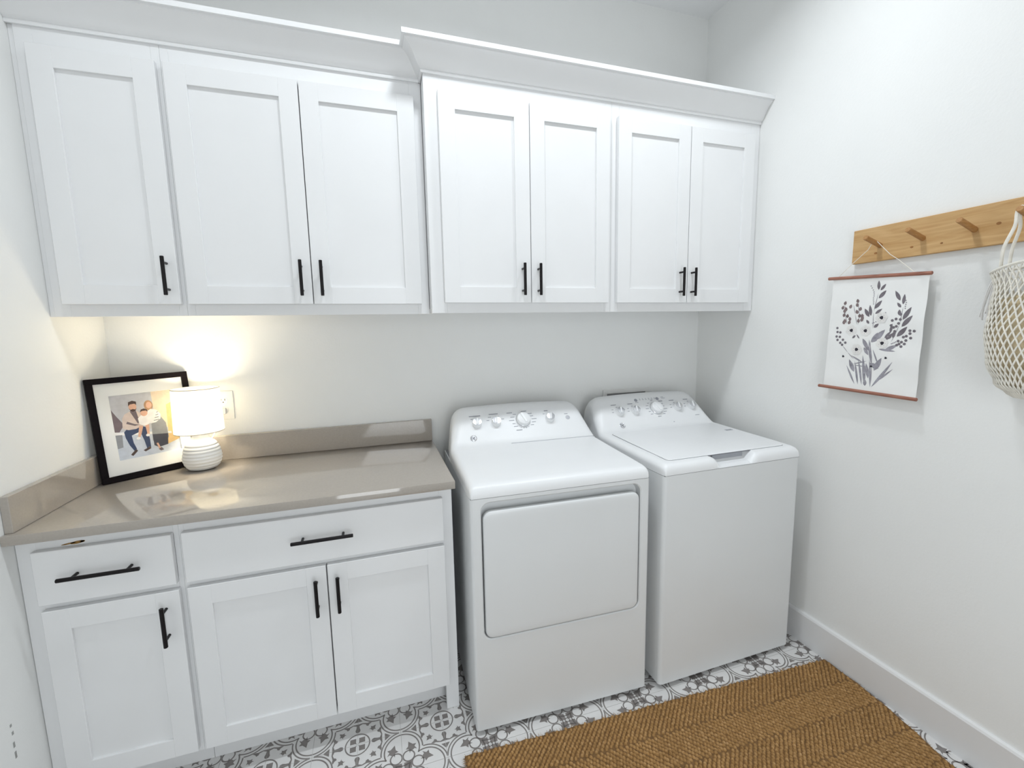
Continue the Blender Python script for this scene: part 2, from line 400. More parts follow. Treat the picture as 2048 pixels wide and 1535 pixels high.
# base cabinets
YB = -0.579; YD = -0.600
def base_unit(x0, x1, label, stl, str_, drawers, doors, foot):
    t = thing('base_cabinet', label, 'cabinet', ((x0+x1)/2, -0.001, 0))
    ox = t.location.x; T = Matrix.Translation((-ox, 0.001, 0))
    MB().box(x0+0.001, x1-0.001, YB+0.019, -0.002, 0.101, 0.884).xf(T).build('carcass', CAB, t, smooth=False)
    f = MB(); e = 0.0009
    f.box(x0, x0+stl, YB, YB+0.0188, 0.100, 0.884, e)
    f.box(x1-str_, x1, YB, YB+0.0188, 0.0005 if foot else 0.100, 0.884, e)
    for (a, b_) in ((0.100, 0.130), (0.665, 0.703), (0.842, 0.884)): f.box(x0+stl, x1-str_, YB+0.0001, YB+0.0188, a, b_)
    f.xf(T).build('face_frame', CAB, t)
    k = MB().box(x0+0.001, x1-(0.02 if foot else 0.0), -0.512, -0.497, 0.0005, 0.100)
    k.xf(T).build('toe_kick', CAB, t, smooth=False)
    if foot: MB().box(x1-0.0195, x1-0.0005, YB+0.02, -0.003, 0.0005, 0.1005).xf(T).build('side_panel', CAB, t, smooth=False)
    for (a, b_, hx0, hx1, hz) in drawers:
        d = MB().box(a, b_, YD, YD+0.0195, 0.690, 0.849, 0.0014).xf(T).build('drawer', CAB, t)
        bar_handle((hx0-ox, YD-0.031, hz), (hx1-ox, YD-0.031, hz), 0, d, inset=0.032, stand=0.0315)
    for (a, b_, hx) in doors:
        d = shaker_door(t, a-ox, b_-ox, 0.117, 0.671, YD+0.001)
        bar_handle((hx-ox, YD-0.030, 0.512), (hx-ox, YD-0.030, 0.638), 0, d, stand=0.0315)
    return t
bc = base_unit(0.0015, 0.3850, 'narrow white base cabinet with one drawer and one door beside the left wall', 0.045, 0.014, [(0.043, 0.3720, 0.109, 0.301, 0.773)], [(0.046, 0.3755, 0.339)], False)
ch = MB()
for (x, z, a, b_) in ((0.140, 0.8565, 0.017, 0.0042), (0.120, 0.8555, 0.018, 0.0022), (0.152, 0.8575, 0.006, 0.003)):
    ch.add([(x+a*math.cos(k*PI/6)-bc.location.x, YB-0.0002+0.001, z+b_*math.sin(k*PI/6)+0.12*a*math.cos(k*PI/6)) for k in range(12)], [tuple(range(12))])
ch.build('paint_chip', mat('bare_wood', (0.30, 0.17, 0.05), 0.8, var=0.3, vscale=120), bc, smooth=False)
base_unit(0.3853, 1.2220, 'wide white base cabinet with a long drawer over two doors beside the dryer', 0.014, 0.047, [(0.397, 1.1865, 0.697, 0.884, 0.776)], [(0.397, 0.7900, 0.759), (0.7940, 1.1870, 0.826)], True)

# countertop
ct = thing('countertop', 'taupe quartz countertop with backsplash on the base cabinets', 'countertop', (0.6, -0.31, 0.885))
T = Matrix.Translation((-0.6, 0.31, -0.885))
MB().box(0.0008, 1.230, -0.6215, -0.0008, 0.8855, 0.914, 0.0018, 2).xf(T).build('slab', QUARTZ, ct)
MB().box(0.0008, 1.230, -0.0200, -0.0008, 0.9142, 1.018, 0.0012).xf(T).build('back_splash', QUARTZ, ct)
MB().box(0.0008, 0.0200, -0.604, -0.0202, 0.9142, 1.018, 0.0012).xf(T).build('side_splash', QUARTZ, ct)

# ---------------------------------------------------------------- washer and dryer
def interp(tab, x):
    for a, b in zip(tab, tab[1:]):
        if x <= b[0]:
            t = (x-a[0])/max(1e-9, b[0]-a[0]); return tuple(p+(q-p)*t for p, q in zip(a, b))
    return tab[-1]
AW = 0.683
def console_h(tab, x, y):
    _, h, ins, r = interp(tab, y)
    u = (x-AW/2)/(AW/2)
    return h + 0.012*(1-u*u)*min(1, max(0, (h-0.945)/0.12))
def shell(tab, z0, scoop=None):
    b = MB(); loops = []
    NX = 40
    for (y, h, ins, r) in tab:
        xl, xr = ins, AW-ins
        tp = max(0, h-0.94)*0.12
        k = min(1, max(0, (h-0.945)/0.12))
        def top(x):
            u = (x-AW/2)/(AW/2); hh = h+0.012*(1-u*u)*k
            if scoop: hh -= scoop(x, y, hh)
            return max(hh, z0+0.001)
        r = min(r, max(0.0005, (h-z0)*0.9)); l = []
        l.append((xl, y, z0)); 
        for i in range(7):
            a = PI/2*i/6; x = xl+tp+r*(1-math.cos(a)); l.append((x, y, top(x)-r+r*math.sin(a)))
        for i in range(1, NX):
            x = xl+tp+r + (xr-xl-2*tp-2*r)*i/NX; l.append((x, y, top(x)))
        for i in range(6, -1, -1):
            a = PI/2*i/6; x = xr-tp-r*(1-math.cos(a)); l.append((x, y, top(x)-r+r*math.sin(a)))
        l.append((xr, y, z0)); loops.append(l)
    b.loft(loops); return b
def rounded_body(x0, x1, y0, y1, z0, z1, r):
    b = MB(); l = rrect(x0, x1, y0, y1, r, 4)
    b.loft([[(x, y, z) for x, y in l] for z in (z0, z1)]); return b
def slope_frame(tab, x, z):
    """point and frame on the console surface at local x where it reaches height z"""
    lo, hi = 0.42, 0.63
    ylo = lo
    for i in range(400):
        y = lo+(hi-lo)*i/400
        if console_h(tab, x, y) >= z: break
    e = 0.004
    n = Vector((-(console_h(tab, x+e, y)-console_h(tab, x-e, y))/(2*e), -(console_h(tab, x, y+e)-console_h(tab, x, y-e))/(2*e), 1)).normalized()
    ux = Vector((1, 0, 0)); ux = (ux-n*ux.dot(n)).normalized(); uy = n.cross(ux)
    M = Matrix((ux, uy, n)).transposed().to_4x4(); M.translation = Vector((x, y, console_h(tab, x, y)))
    return M
def knob(parent, M, R, ringed, name='knob'):
    b = MB(); st = 0
    b.lathe([(R*1.02, -0.002), (R*1.02, 0.003), (R*0.99, 0.0045), (R*0.93, 0.006)], 32, mi=1 if ringed else 0)
    b.lathe([(R*0.95, 0.005), (R*0.92, 0.016), (R*0.86, 0.0205), (R*0.72, 0.0225), (0.0, 0.0228)], 32)
    # grip bar across the cap
    b.box(-R*0.17, R*0.17, -R*0.70, R*0.80, 0.0195, 0.0265, 0.0015)
    b.xf(M @ Matrix.Rotation(0.35 if ringed else -0.2, 4, 'Z'))
    k = b.build(name, [ENAMEL, CHROME], parent)
    if not ringed:
        b2 = MB().lathe([(R*0.90, 0.0212), (R*0.88, 0.0226), (R*0.80, 0.0228)], 32); b2.xf(M); b2.build('knob_ring', CHROME, k)
    return k
def print_marks(parent, tab, marks, name='printed_legend', m=INK):
    b = MB()
    for (x, z, dx, dy, lw, lh) in marks:
        M = slope_frame(tab, x, z) @ Matrix.Translation((dx, dy, 0.0012))
        st = len(b.v); b.box(-lw/2, lw/2, -lh/2, lh/2, -0.001, 0.0, 0); b.xf(M, st)
    o = b.build(name, m, parent, smooth=False); o['kind'] = 'stuff'; return o
def badge(parent, tab, x, z):
    M = slope_frame(tab, x, z)
    b = MB().lathe([(0.0145, -0.002), (0.0145, 0.002), (0.0125, 0.003), (0.0115, 0.0022), (0, 0.0022)], 28); b.xf(M)
    o = b.build('badge', CHROME, parent); o['label'] = 'round chrome badge with dark script monogram'
    s = MB()
    s.tube([(-0.006+0.0035*math.cos(a), 0.001+0.005*math.sin(a), 0.0028) for a in [0.6+i*0.5 for i in range(11)]], 0.0008, 6)
    s.tube([(0.003+0.0035*math.cos(a), -0.001+0.0055*math.sin(a), 0.0028) for a in [0.9+i*0.45 for i in range(11)]], 0.0008, 6)
    s.tube([(-0.004, -0.002, 0.0028), (0.0, 0.0005, 0.0028), (0.006, 0.0, 0.0028)], 0.0007, 6)
    s.xf(M); s.build('monogram', INKD, o)
def feet(t):
    for (x, y) in ((0.06, 0.06), (AW-0.06, 0.06), (0.06, 0.58), (AW-0.06, 0.58)):
        MB().lathe([(0.018, 0.0006), (0.018, 0.010), (0.010, 0.012), (0.010, 0.026)], 14, (x, y, 0)).build('foot', DARK, t)
def radial_marks(x, z, R, n, a0, a1, lw=0.020):
    out = []
    for i in range(n):
        a = a0+(a1-a0)*i/(n-1); l = lw*(0.6+0.4*((i*7) % 3)/2)
        ca, sa = math.cos(a), math.sin(a)
        out.append((x, z, ca*(R+0.006)+math.copysign(l/2, ca)*(1 if abs(ca) > .25 else 0), sa*(R+0.008), l, 0.0022))
    return out
DT = [(0.0, 0.8815, 0.008, 0.003), (0.0, 0.890, 0.007, 0.006), (0.0015, 0.903, 0.005, 0.012), (0.006, 0.913, 0.003, 0.018), (0.015, 0.920, 0.001, 0.022), (0.035, 0.9245, 0, 0.024), (0.10, 0.927, 0, 0.024), (0.25, 0.931, 0, 0.024), (0.40, 0.936, 0, 0.024), (0.432, 0.9375, 0, 0.026), (0.447, 0.945, 0, 0.03), (0.462, 0.959, 0.001, 0.035), (0.478, 0.976, 0.002, 0.042), (0.495, 0.994, 0.003, 0.048), (0.53, 1.030, 0.006, 0.056), (0.56, 1.058, 0.009, 0.058), (0.575, 1.068, 0.011, 0.058), (0.59, 1.074, 0.013, 0.058), (0.615, 1.075, 0.015, 0.058), (0.635, 1.066, 0.017, 0.056), (0.646, 1.045, 0.018, 0.05), (0.650, 1.0, 0.02, 0.04), (0.650, 0.90, 0.02, 0.01)]
# --- dryer
dr = thing('dryer', 'white front-door clothes dryer between the base cabinet and the washer', 'dryer', (1.257, -0.729, 0.0), -0.0307)
ZS = 0.879
b = MB()
# sides, back, top of cabinet wrapper
l = rrect(0, AW, 0.0, 0.645, 0.010, 4)
hx0, hx1, hz0, hz1 = 0.034, AW-0.034, 0.361, 0.866
bm = bmesh.new()
def loop_edges(pts):
    vs = [bm.verts.new(p) for p in pts]; return [bm.edges.new((vs[i], vs[(i+1) % len(vs)])) for i in range(len(vs))], vs
oe, ov = loop_edges([(0.010, 0, 0.020), (AW-0.010, 0, 0.020), (AW-0.010, 0, ZS), (0.010, 0, ZS)])
hole = rrect(hx0, hx1, hz0, hz1, 0.035, 6)
ie, iv = loop_edges([(x, 0, z) for x, z in hole])
bmesh.ops.triangle_fill(bm, edges=oe+ie, use_beauty=True)
b.bm(bm)
b.loft([[(x, 0, z) for x, z in hole], [(x, 0.004, z) for x, z in rrect(hx0+.004, hx1-.004, hz0+.004, hz1-.004, 0.032, 6)], [(x, 0.032, z) for x, z in rrect(hx0+.006, hx1-.006, hz0+.006, hz1-.010, 0.030, 6)]], cap0=False, cap1=True)
sl = [p for p in l if not (p[1] < 1e-6 and False)]
n = len(sl); vs = [(x, y, z) for z in (0.020, ZS) for x, y in sl]
fs = [(k, (k+1) % n, n+(k+1) % n, n+k) for k in range(n) if not (abs(sl[k][1]) < 1e-5 and abs(sl[(k+1) % n][1]) < 1e-5)]
fs += [tuple(range(n)), tuple(n+k for k in range(n))]
b.add(vs, fs)
b.build('body', STEEL, dr, angle=30)
shell(DT, ZS+0.0015).build('top_console', ENAMEL, dr, angle=40)
d = MB()
rings = [(0.0, 0.014), (0.0, 0.006), (0.0008, 0.002), (0.003, -0.0008), (0.006, -0.0022), (0.012, -0.0030), (0.03, -0.0032)]
d.loft([[(x, y, z) for x, z in rrect(0.0435+i, AW-0.0435-i, 0.368+i, 0.832-i, max(0.004, 0.030-i), 6)] for i, y in rings])
d.build('door', STEEL, dr, angle=30)
for x in (0.133, 0.222, 0.481): knob(dr, slope_frame(DT, x, 1.020), 0.0215, False)
knob(dr, slope_frame(DT, 0.350, 1.022), 0.0345, True, 'selector_knob')
bt = MB().lathe([(0.011, -0.002), (0.011, 0.001), (0.009, 0.002), (0, 0.0016)], 22); bt.xf(slope_frame(DT, 0.572, 1.018)); bt.build('start_button', mat('button_grey', (0.55, 0.56, 0.60), 0.3, var=0.02), dr)
badge(dr, DT, 0.108, 0.967)
mk = [(0.133, 1.02, -0.004, 0.041, 0.052, 0.0035), (0.133, 1.02, -0.020, 0.026, 0.010, 0.002), (0.222, 1.02, -0.006, 0.045, 0.042, 0.0035), (0.222, 1.02, -0.026, 0.030, 0.014, 0.002), (0.222, 1.02, 0.010, 0.031, 0.014, 0.002), (0.222, 1.02, -0.036, 0.014, 0.012, 0.002), (0.222, 1.02, 0.034, 0.016, 0.012, 0.002),
      (0.481, 1.02, -0.010, 0.042, 0.018, 0.0035), (0.481, 1.02, -0.024, 0.026, 0.008, 0.002), (0.572, 1.018, -0.004, 0.020, 0.016, 0.0025),
      (0.350, 1.022, -0.058, 0.042, 0.026, 0.0028), (0.350, 1.022, 0.012, 0.046, 0.026, 0.0028), (0.350, 1.022, -0.028, -0.050, 0.028, 0.0026)]
mk += radial_marks(0.350, 1.022, 0.036, 5, 2.3, 3.9, 0.024) + radial_marks(0.350, 1.022, 0.036, 5, -0.7, 0.8, 0.024) + radial_marks(0.350, 1.022, 0.034, 4, 4.3, 5.2, 0.004)
print_marks(dr, DT, mk)
feet(dr)
# --- washer
wa = thing('washer', 'white top-loading washing machine beside the right wall', 'washing machine', (1.990, -0.768, 0.0), 0.0146)
WT = [(y if y < 0.05 else y+0.042*min(1, (y-0.05)/0.3), h+0.002, i, r) for (y, h, i, r) in DT]
WT = WT[:5]+[(0.024, 0.9245, 0.0, 0.024), (0.032, 0.926, 0, 0.024), (0.040, 0.9265, 0, 0.024), (0.055, 0.927, 0, 0.024), (0.075, 0.9275, 0, 0.024), (0.09, 0.928, 0, 0.024)]+[(y, h, i, r) for (y, h, i, r) in WT if y > 0.1]
def sm(a, b_, x): t = min(1, max(0, (x-a)/(b_-a))); return t*t*(3-2*t)
def scoop(x, y, h):
    a = sm(0.238, 0.272, x)*(1-sm(0.418, 0.452, x)); return a*(1-sm(0.045, 0.075, y))*0.034*sm(0.86, 0.905, h)
MBW = rounded_body(0, AW, 0.0, 0.685, 0.022, ZS+0.003, 0.016); MBW.build('body', STEEL, wa, angle=30)
shell(WT, ZS+0.0045, scoop).build('top_console', ENAMEL, wa, angle=40)
lid = MB()
def lidz(y): return interp(WT, y)[1]
def lidloop(i, dz):
    return [(x, y, lidz(y)+dz) for x, y in rrect(0.046+i, 0.637-i, 0.041+i, 0.448-i, max(0.002, 0.014-i), 5)]
lid.loft([lidloop(0.003, -0.0035), lidloop(0.0, -0.0012), lidloop(0.0, 0.0022), lidloop(0.0012, 0.0036), lidloop(0.004, 0.0042)])
lid.build('lid', ENAMEL, wa, angle=40)
SEAM = mat('seam_grey', (0.16, 0.165, 0.18), 0.6, var=0.05)
gk = MB(); gk.loft([lidloop(-0.0016, -0.002), lidloop(-0.0016, 0.0007), lidloop(0.001, 0.0007)], cap1=False); gk.build('lid_seam', SEAM, wa)
MB().box(0.268, 0.422, 0.052, 0.060, 0.902, 0.921).build('latch_recess', mat('latch_grey', (0.36, 0.37, 0.40), 0.6, var=0.05), wa, smooth=False)  # grey block standing in for the shade under the lid front
for t_, d_, zz in ((dr, 0.645, ZS), (wa, 0.68, ZS+0.003)):
    MB().box(0.0035, AW-0.0035, 0.0022, d_-0.01, zz-0.0008, zz+0.0024).build('top_gasket', SEAM, t_, smooth=False)  # dark strip that gives the gap below the top its shade
cs = MB(); cl_ = []
for (dy, dz) in ((0.4345, 0.0006), (0.4365, 0.0008), (0.4365, -0.002), (0.4345, -0.002)):
    cl_.append([(x_, dy, console_h(DT, x_, dy)+dz) for x_ in [0.27+0.40*k/24 for k in range(25)]])
cs.v = [p for l_ in cl_ for p in l_]; cs.f = [(i*25+k, i*25+k+1, ((i+1) % 4)*25+k+1, ((i+1) % 4)*25+k) for i in range(4) for k in range(24)]; cs.m = [0]*len(cs.f)
cs.build('console_seam', mat('seam_light', (0.45, 0.46, 0.49), 0.6, var=0.03), dr)
MB().box(0.585, 0.625, 0.30, 0.318, lidz(0.31)+0.0043, lidz(0.31)+0.0047).build('lid_sticker', INK, wa, smooth=False)
for x in (0.154, 0.243, 0.500, 0.589): knob(wa, slope_frame(WT, x, 1.016), 0.0215, False)
knob(wa, slope_frame(WT, 0.371, 1.020), 0.0345, True, 'selector_knob')
badge(wa, WT, 0.140, 0.960)
mk = []
for x, dx in ((0.154, -0.018), (0.243, -0.012), (0.500, -0.016), (0.589, -0.014)):
    mk += [(x, 1.016, dx, 0.044, 0.028, 0.0035), (x, 1.016, -0.033, 0.018, 0.010, 0.002), (x, 1.016, 0.033, 0.014, 0.010, 0.002), (x, 1.016, -0.036, 0.002, 0.010, 0.002), (x, 1.016, -0.006, 0.030, 0.008, 0.002)]
mk += radial_marks(0.371, 1.020, 0.037, 5, 2.3, 3.9, 0.018) + radial_marks(0.371, 1.020, 0.037, 5, -0.9, 0.6, 0.022)
mk += [(0.371, 1.02, -0.006, 0.050, 0.012, 0.0024), (0.371, 1.02, 0.0, -0.048, 0.020, 0.0024), (0.60, 0.975, 0.0, 0.0, 0.026, 0.002), (0.44, 0.955, 0, 0, 0.006, 0.003)]
for i in range(6): mk.append((0.300+0.018*i, 1.062, 0, 0.006, 0.003, 0.003)); mk.append((0.300+0.018*i, 1.062, 0, 0.0, 0.008, 0.0016))
mk += [(0.412, 1.062, 0.026, 0.008, 0.016, 0.0022), (0.412, 1.062, 0.030, 0.0, 0.022, 0.0018), (0.275, 1.062, 0.0, -0.014, 0.018, 0.002), (0.412, 1.062, 0.004, -0.014, 0.026, 0.0024), (0.412, 1.062, 0.004, -0.019, 0.024, 0.0018)]
print_marks(wa, WT, mk)
for x in (0.275, 0.405):
    ib = MB().lathe([(0.009, -0.002), (0.009, 0.0012), (0.0075, 0.0016), (0, 0.0014)], 20); ib.xf(slope_frame(WT, x, 1.062)); ib.build('indicator_button', mat('button_dark', (0.33, 0.34, 0.38), 0.4, var=0.03), wa)
feet(wa)

# ---------------------------------------------------------------- wall fittings
ob = thing('wall_outlet', 'white duplex electrical outlet on the wall behind the lamp', 'outlet', (0.3725, -0.0005, 1.145))
MB().box(-0.0365, 0.0365, -0.0060, 0.0, -0.060, 0.060, 0.0025, 2).build('cover_plate', PLATE, ob)
for dz in (0.0195, -0.0195):
    rc = MB(); lp = []
    for k in range(24):
        a = 2*PI*k/24; lp.append((0.0172*math.cos(a), max(-0.0135, min(0.0135, 0.0172*math.sin(a)))))
    rc.loft([[(x, -0.0055, z+dz) for x, z in lp], [(x, -0.0078, z+dz) for x, z in lp]]); r_ = rc.build('receptacle', PLATE, ob)
    sl_ = MB()
    for sx in (-0.0063, 0.0063): sl_.box(sx-0.0011, sx+0.0011, -0.0081, -0.0077, dz+0.0005, dz+0.0085)
    sl_.lathe([(0.0024, -0.0002), (0.0024, 0.0002)], 12)
    for i in range(len(sl_.v)-24, len(sl_.v)):
        x, y, z = sl_.v[i]; sl_.v[i] = (x, -0.0079+z*0.5, y+dz-0.0062)
    sl_.build('slot', DARK, r_, smooth=False)
MB().lathe([(0.0025, 0), (0.0025, 0.0012), (0, 0.0014)], 12).xf(Matrix.Translation((0, -0.006, 0)) @ Matrix.Rotation(PI/2, 4, 'X')).build('plate_screw', CHROME, ob)

wb = thing('washer_outlet_box', 'white recessed water supply box on the wall behind the washer', 'supply box', (2.306, -0.0005, 1.01))
fr = MB()
x0, x1, z0, z1, bw = -0.146, 0.146, -0.10, 0.0905, 0.024
fr.box(x0, x1, -0.0075, 0, z1-bw, z1, 0.002); fr.box(x0, x1, -0.0075, 0, z0, z0+bw, 0.002)
fr.box(x0, x0+bw, -0.0072, 0, z0+bw-0.002, z1-bw+0.002, 0.001); fr.box(x1-bw, x1, -0.0072, 0, z0+bw-0.002, z1-bw+0.002, 0.001)
fr.build('frame', PLATE, wb)
MB().box(x0+bw, x1-bw, -0.0015, 0, z0+bw, z1-bw).build('recess', mat('box_recess', (0.30, 0.30, 0.30), 0.7, var=0.05), wb, smooth=False)  # flat grey sheet in place of the shaded box interior
for dx in (-0.05, 0.05):
    v = MB().lathe([(0.010, 0), (0.010, 0.035), (0.007, 0.036), (0.007, 0.05)], 14, (dx, -0.014, -0.05)); v.build('valve', CHROME, wb)

# ---------------------------------------------------------------- framed family photo leaning in the corner
TL = Vector((0.004, -0.180, 1.290)); TR = Vector((0.252, -0.004, 1.294)); BL = Vector((0.033, -0.216, 0.9155))
rv = (TR-TL); FW = rv.length; rv.normalize(); uv = (TL-BL); FH = uv.length; uv -= rv*uv.dot(rv); uv.normalize(); nv = rv.cross(uv)
nv = -nv if nv.y > 0 else nv
FM = Matrix((rv, uv, nv)).transposed().to_4x4(); FM.translation = BL + nv*0.004
pf = thing('picture_frame', 'black framed family photo in a white mat leaning in the counter corner', 'picture frame', FM.translation)
pf.rotation_euler = FM.to_euler()
bw = 0.0205; b = MB()
for (a0, a1, c0, c1) in ((0, FW, 0, bw), (0, FW, FH-bw, FH), (0, bw, bw-0.0005, FH-bw+0.0005), (FW-bw, FW, bw-0.0005, FH-bw+0.0005)):
    b.box(a0, a1, c0, c1, -0.010, 0.008, 0.001)
b.build('frame', FRAMEB, pf)
MB().box(bw-0.002, FW-bw+0.002, bw-0.002, FH-bw+0.002, -0.009, -0.006).build('backing', DARK, pf, smooth=False)
px0, px1, pz0, pz1 = 0.0580, 0.2480, 0.0718, 0.3110
b = MB()
for (a0, a1, c0, c1) in ((bw, FW-bw, bw, pz0), (bw, FW-bw, pz1, FH-bw), (bw, px0, pz0, pz1), (px1, FW-bw, pz0, pz1)):
    b.box(a0, a1, c0, c1, -0.006, -0.0012)
b.build('mat_board', MATB, pf, smooth=False)
PC = [('print_wall', (0.52, 0.52, 0.55)), ('print_tan', (0.80, 0.66, 0.50)), ('print_floor', (0.55, 0.59, 0.66)), ('print_bench', (0.42, 0.40, 0.42)), ('print_shadow', (0.17, 0.13, 0.14)), ('print_skin', (0.70, 0.42, 0.30)), ('print_hair', (0.075, 0.045, 0.035)), ('print_jacket', (0.66, 0.55, 0.50)), ('print_denim', (0.035, 0.055, 0.12)), ('print_white', (0.86, 0.84, 0.83)), ('print_skirt', (0.055, 0.055, 0.075)), ('print_grey', (0.27, 0.28, 0.30)), ('print_gold', (0.80, 0.56, 0.25)), ('print_blonde', (0.45, 0.26, 0.14))]
pm = [mat(n_, c_, 0.45, var=0.07, vscale=60) for n_, c_ in PC]; pi = {n_[6:]: i for i, (n_, c_) in enumerate(PC)}
b = MB(); lay = [0]
def pp(pts, m_):
    lay[0] += 1; z = -0.0055+0.00002*lay[0]
    b.add([(x, y, z) for x, y in pts], [tuple(range(len(pts)))], pi[m_])
def pe(cx, cy, rx, ry, m_, n_=16): pp([(cx+rx*math.cos(2*PI*k/n_), cy+ry*math.sin(2*PI*k/n_)) for k in range(n_)], m_)
pp([(px0, pz0), (px1, pz0), (px1, pz1), (px0, pz1)], 'wall')
pp([(0.181, 0.165), (px1, 0.165), (px1, pz1), (0.181, pz1)], 'tan')
pp([(px0, pz0), (px1, pz0), (px1, 0.166), (px0, 0.176)], 'floor')
pp([(px0, 0.176), (px0+0.012, 0.172), (0.088, 0.200), (0.070, 0.235), (px0, 0.262)], 'shadow')
pp([(0.215, 0.148), (0.240, 0.148), (0.238, 0.262), (0.222, 0.255)], 'gold')
pp([(0.205, 0.10), (px1, 0.115), (px1, 0.150), (0.205, 0.150)], 'gold')
pp([(px0, 0.165), (0.225, 0.140), (0.225, 0.148), (px0, 0.177)], 'white')
pp([(px0, 0.115), (0.075, 0.118), (0.078, 0.164), (px0, 0.166)], 'grey')
# woman: grey skirt, patterned top, fair hair
pp([(0.163, 0.125), (0.172, 0.108), (0.205, 0.108), (0.214, 0.130), (0.212, 0.185), (0.200, 0.210), (0.168, 0.205)], 'grey')
pp([(0.165, 0.105), (0.178, 0.095), (0.208, 0.100), (0.213, 0.142), (0.165, 0.148)], 'skirt')
pe(0.1675, 0.260, 0.0135, 0.0200, 'blonde'); pe(0.1690, 0.2610, 0.0088, 0.0125, 'skin')
pp([(0.158, 0.200), (0.160, 0.238), (0.172, 0.246), (0.188, 0.240), (0.200, 0.222), (0.198, 0.204), (0.182, 0.192), (0.166, 0.190)], 'white')
for k in range(4): pp([(0.176+0.004*k, 0.198+0.010*k), (0.193, 0.200+0.010*k), (0.193, 0.203+0.010*k), (0.176+0.004*k, 0.201+0.010*k)], 'grey')
pp([(0.172, 0.112), (0.178, 0.112), (0.184, 0.088), (0.178, 0.086)], 'skin'); pp([(0.176, 0.088), (0.186, 0.093), (0.192, 0.082), (0.182, 0.080)], 'shadow')
# man: beard, tan jacket, dark jeans
pp([(0.084, 0.172), (0.086, 0.150), (0.094, 0.120), (0.104, 0.098), (0.112, 0.104), (0.106, 0.128), (0.104, 0.156), (0.130, 0.166), (0.138, 0.130), (0.142, 0.098), (0.154, 0.100), (0.155, 0.130), (0.152, 0.178), (0.125, 0.192), (0.098, 0.188)], 'denim')
pp([(0.082, 0.186), (0.085, 0.222), (0.094, 0.238), (0.112, 0.247), (0.130, 0.246), (0.142, 0.232), (0.146, 0.190), (0.120, 0.178), (0.098, 0.178)], 'jacket')
pp([(0.110, 0.247), (0.128, 0.246), (0.134, 0.205), (0.128, 0.196)], 'shadow')
pe(0.1205, 0.2620, 0.0115, 0.0165, 'skin'); pp([(0.1085, 0.266), (0.110, 0.281), (0.122, 0.285), (0.133, 0.280), (0.1325, 0.268), (0.127, 0.273), (0.114, 0.272)], 'hair')
pp([(0.1095, 0.258), (0.1135, 0.252), (0.1200, 0.254), (0.1275, 0.251), (0.1315, 0.257), (0.128, 0.247), (0.120, 0.2435), (0.113, 0.247)], 'hair')
pp([(0.094, 0.202), (0.118, 0.190), (0.132, 0.192), (0.118, 0.197), (0.098, 0.210)], 'shadow')
pp([(0.092, 0.086), (0.110, 0.104), (0.114, 0.096), (0.098, 0.080)], 'hair'); pp([(0.130, 0.094), (0.152, 0.104), (0.154, 0.096), (0.136, 0.088)], 'hair')
# child on the lap
pp([(0.132, 0.194), (0.130, 0.216), (0.142, 0.228), (0.158, 0.228), (0.168, 0.214), (0.164, 0.192), (0.148, 0.184)], 'white')
pe(0.1505, 0.2340, 0.0110, 0.0125, 'skin'); pp([(0.139, 0.238), (0.143, 0.248), (0.152, 0.2505), (0.161, 0.246), (0.1625, 0.236), (0.157, 0.242), (0.146, 0.242)], 'hair')
pp([(0.130, 0.188), (0.122, 0.150), (0.118, 0.142), (0.126, 0.140), (0.134, 0.160), (0.142, 0.186)], 'skin'); pp([(0.148, 0.186), (0.150, 0.156), (0.146, 0.148), (0.156, 0.146), (0.158, 0.164), (0.160, 0.188)], 'skin')
pe(0.122, 0.142, 0.006, 0.005, 'white'); pe(0.151, 0.148, 0.006, 0.005, 'white')
b.build('photo_print', pm, pf, smooth=False, fix=False)

# ---------------------------------------------------------------- table lamp
LX, LY = 0.3130, -0.1130
la = thing('table_lamp', 'small lit table lamp with ribbed white ceramic base and drum shade', 'lamp', (LX, LY, 0.9143))
base = [(0.0, 0.0), (0.040, 0.0), (0.046, 0.003)]
N = 60
for i in range(N+1):
    t = i/N; z = 0.004+0.103*t
    r = 0.047+0.0185*math.sin(PI*min(1, (t*0.98+0.02))**0.80) if t < 0.62 else 0.0
    if t >= 0.62:
        q = (t-0.62)/0.38; r0 = 0.047+0.0185*math.sin(PI*(0.62*0.98+0.02)**0.80); r = r0-(r0-0.047)*q**1.7
    if 0.05 < t < 0.99: r += 0.0024*abs(math.sin(t*PI*8.0))**0.7-0.0012
    base.append((r, z))
base += [(0.043, 0.1100), (0.036, 0.1150), (0.031, 0.1215), (0.029, 0.130), (0.028, 0.138), (0.024, 0.1405), (0.0, 0.1405)]
MB().lathe(base, 56).build('ceramic_base', CERAM, la, angle=50)
MB().lathe([(0.011, 0.1405), (0.011, 0.165), (0.016, 0.168), (0.016, 0.210), (0.012, 0.214), (0.0, 0.214)], 20).build('socket', mat('brass', (0.62, 0.47, 0.22), 0.3, metal=0.9, var=0.05), la)
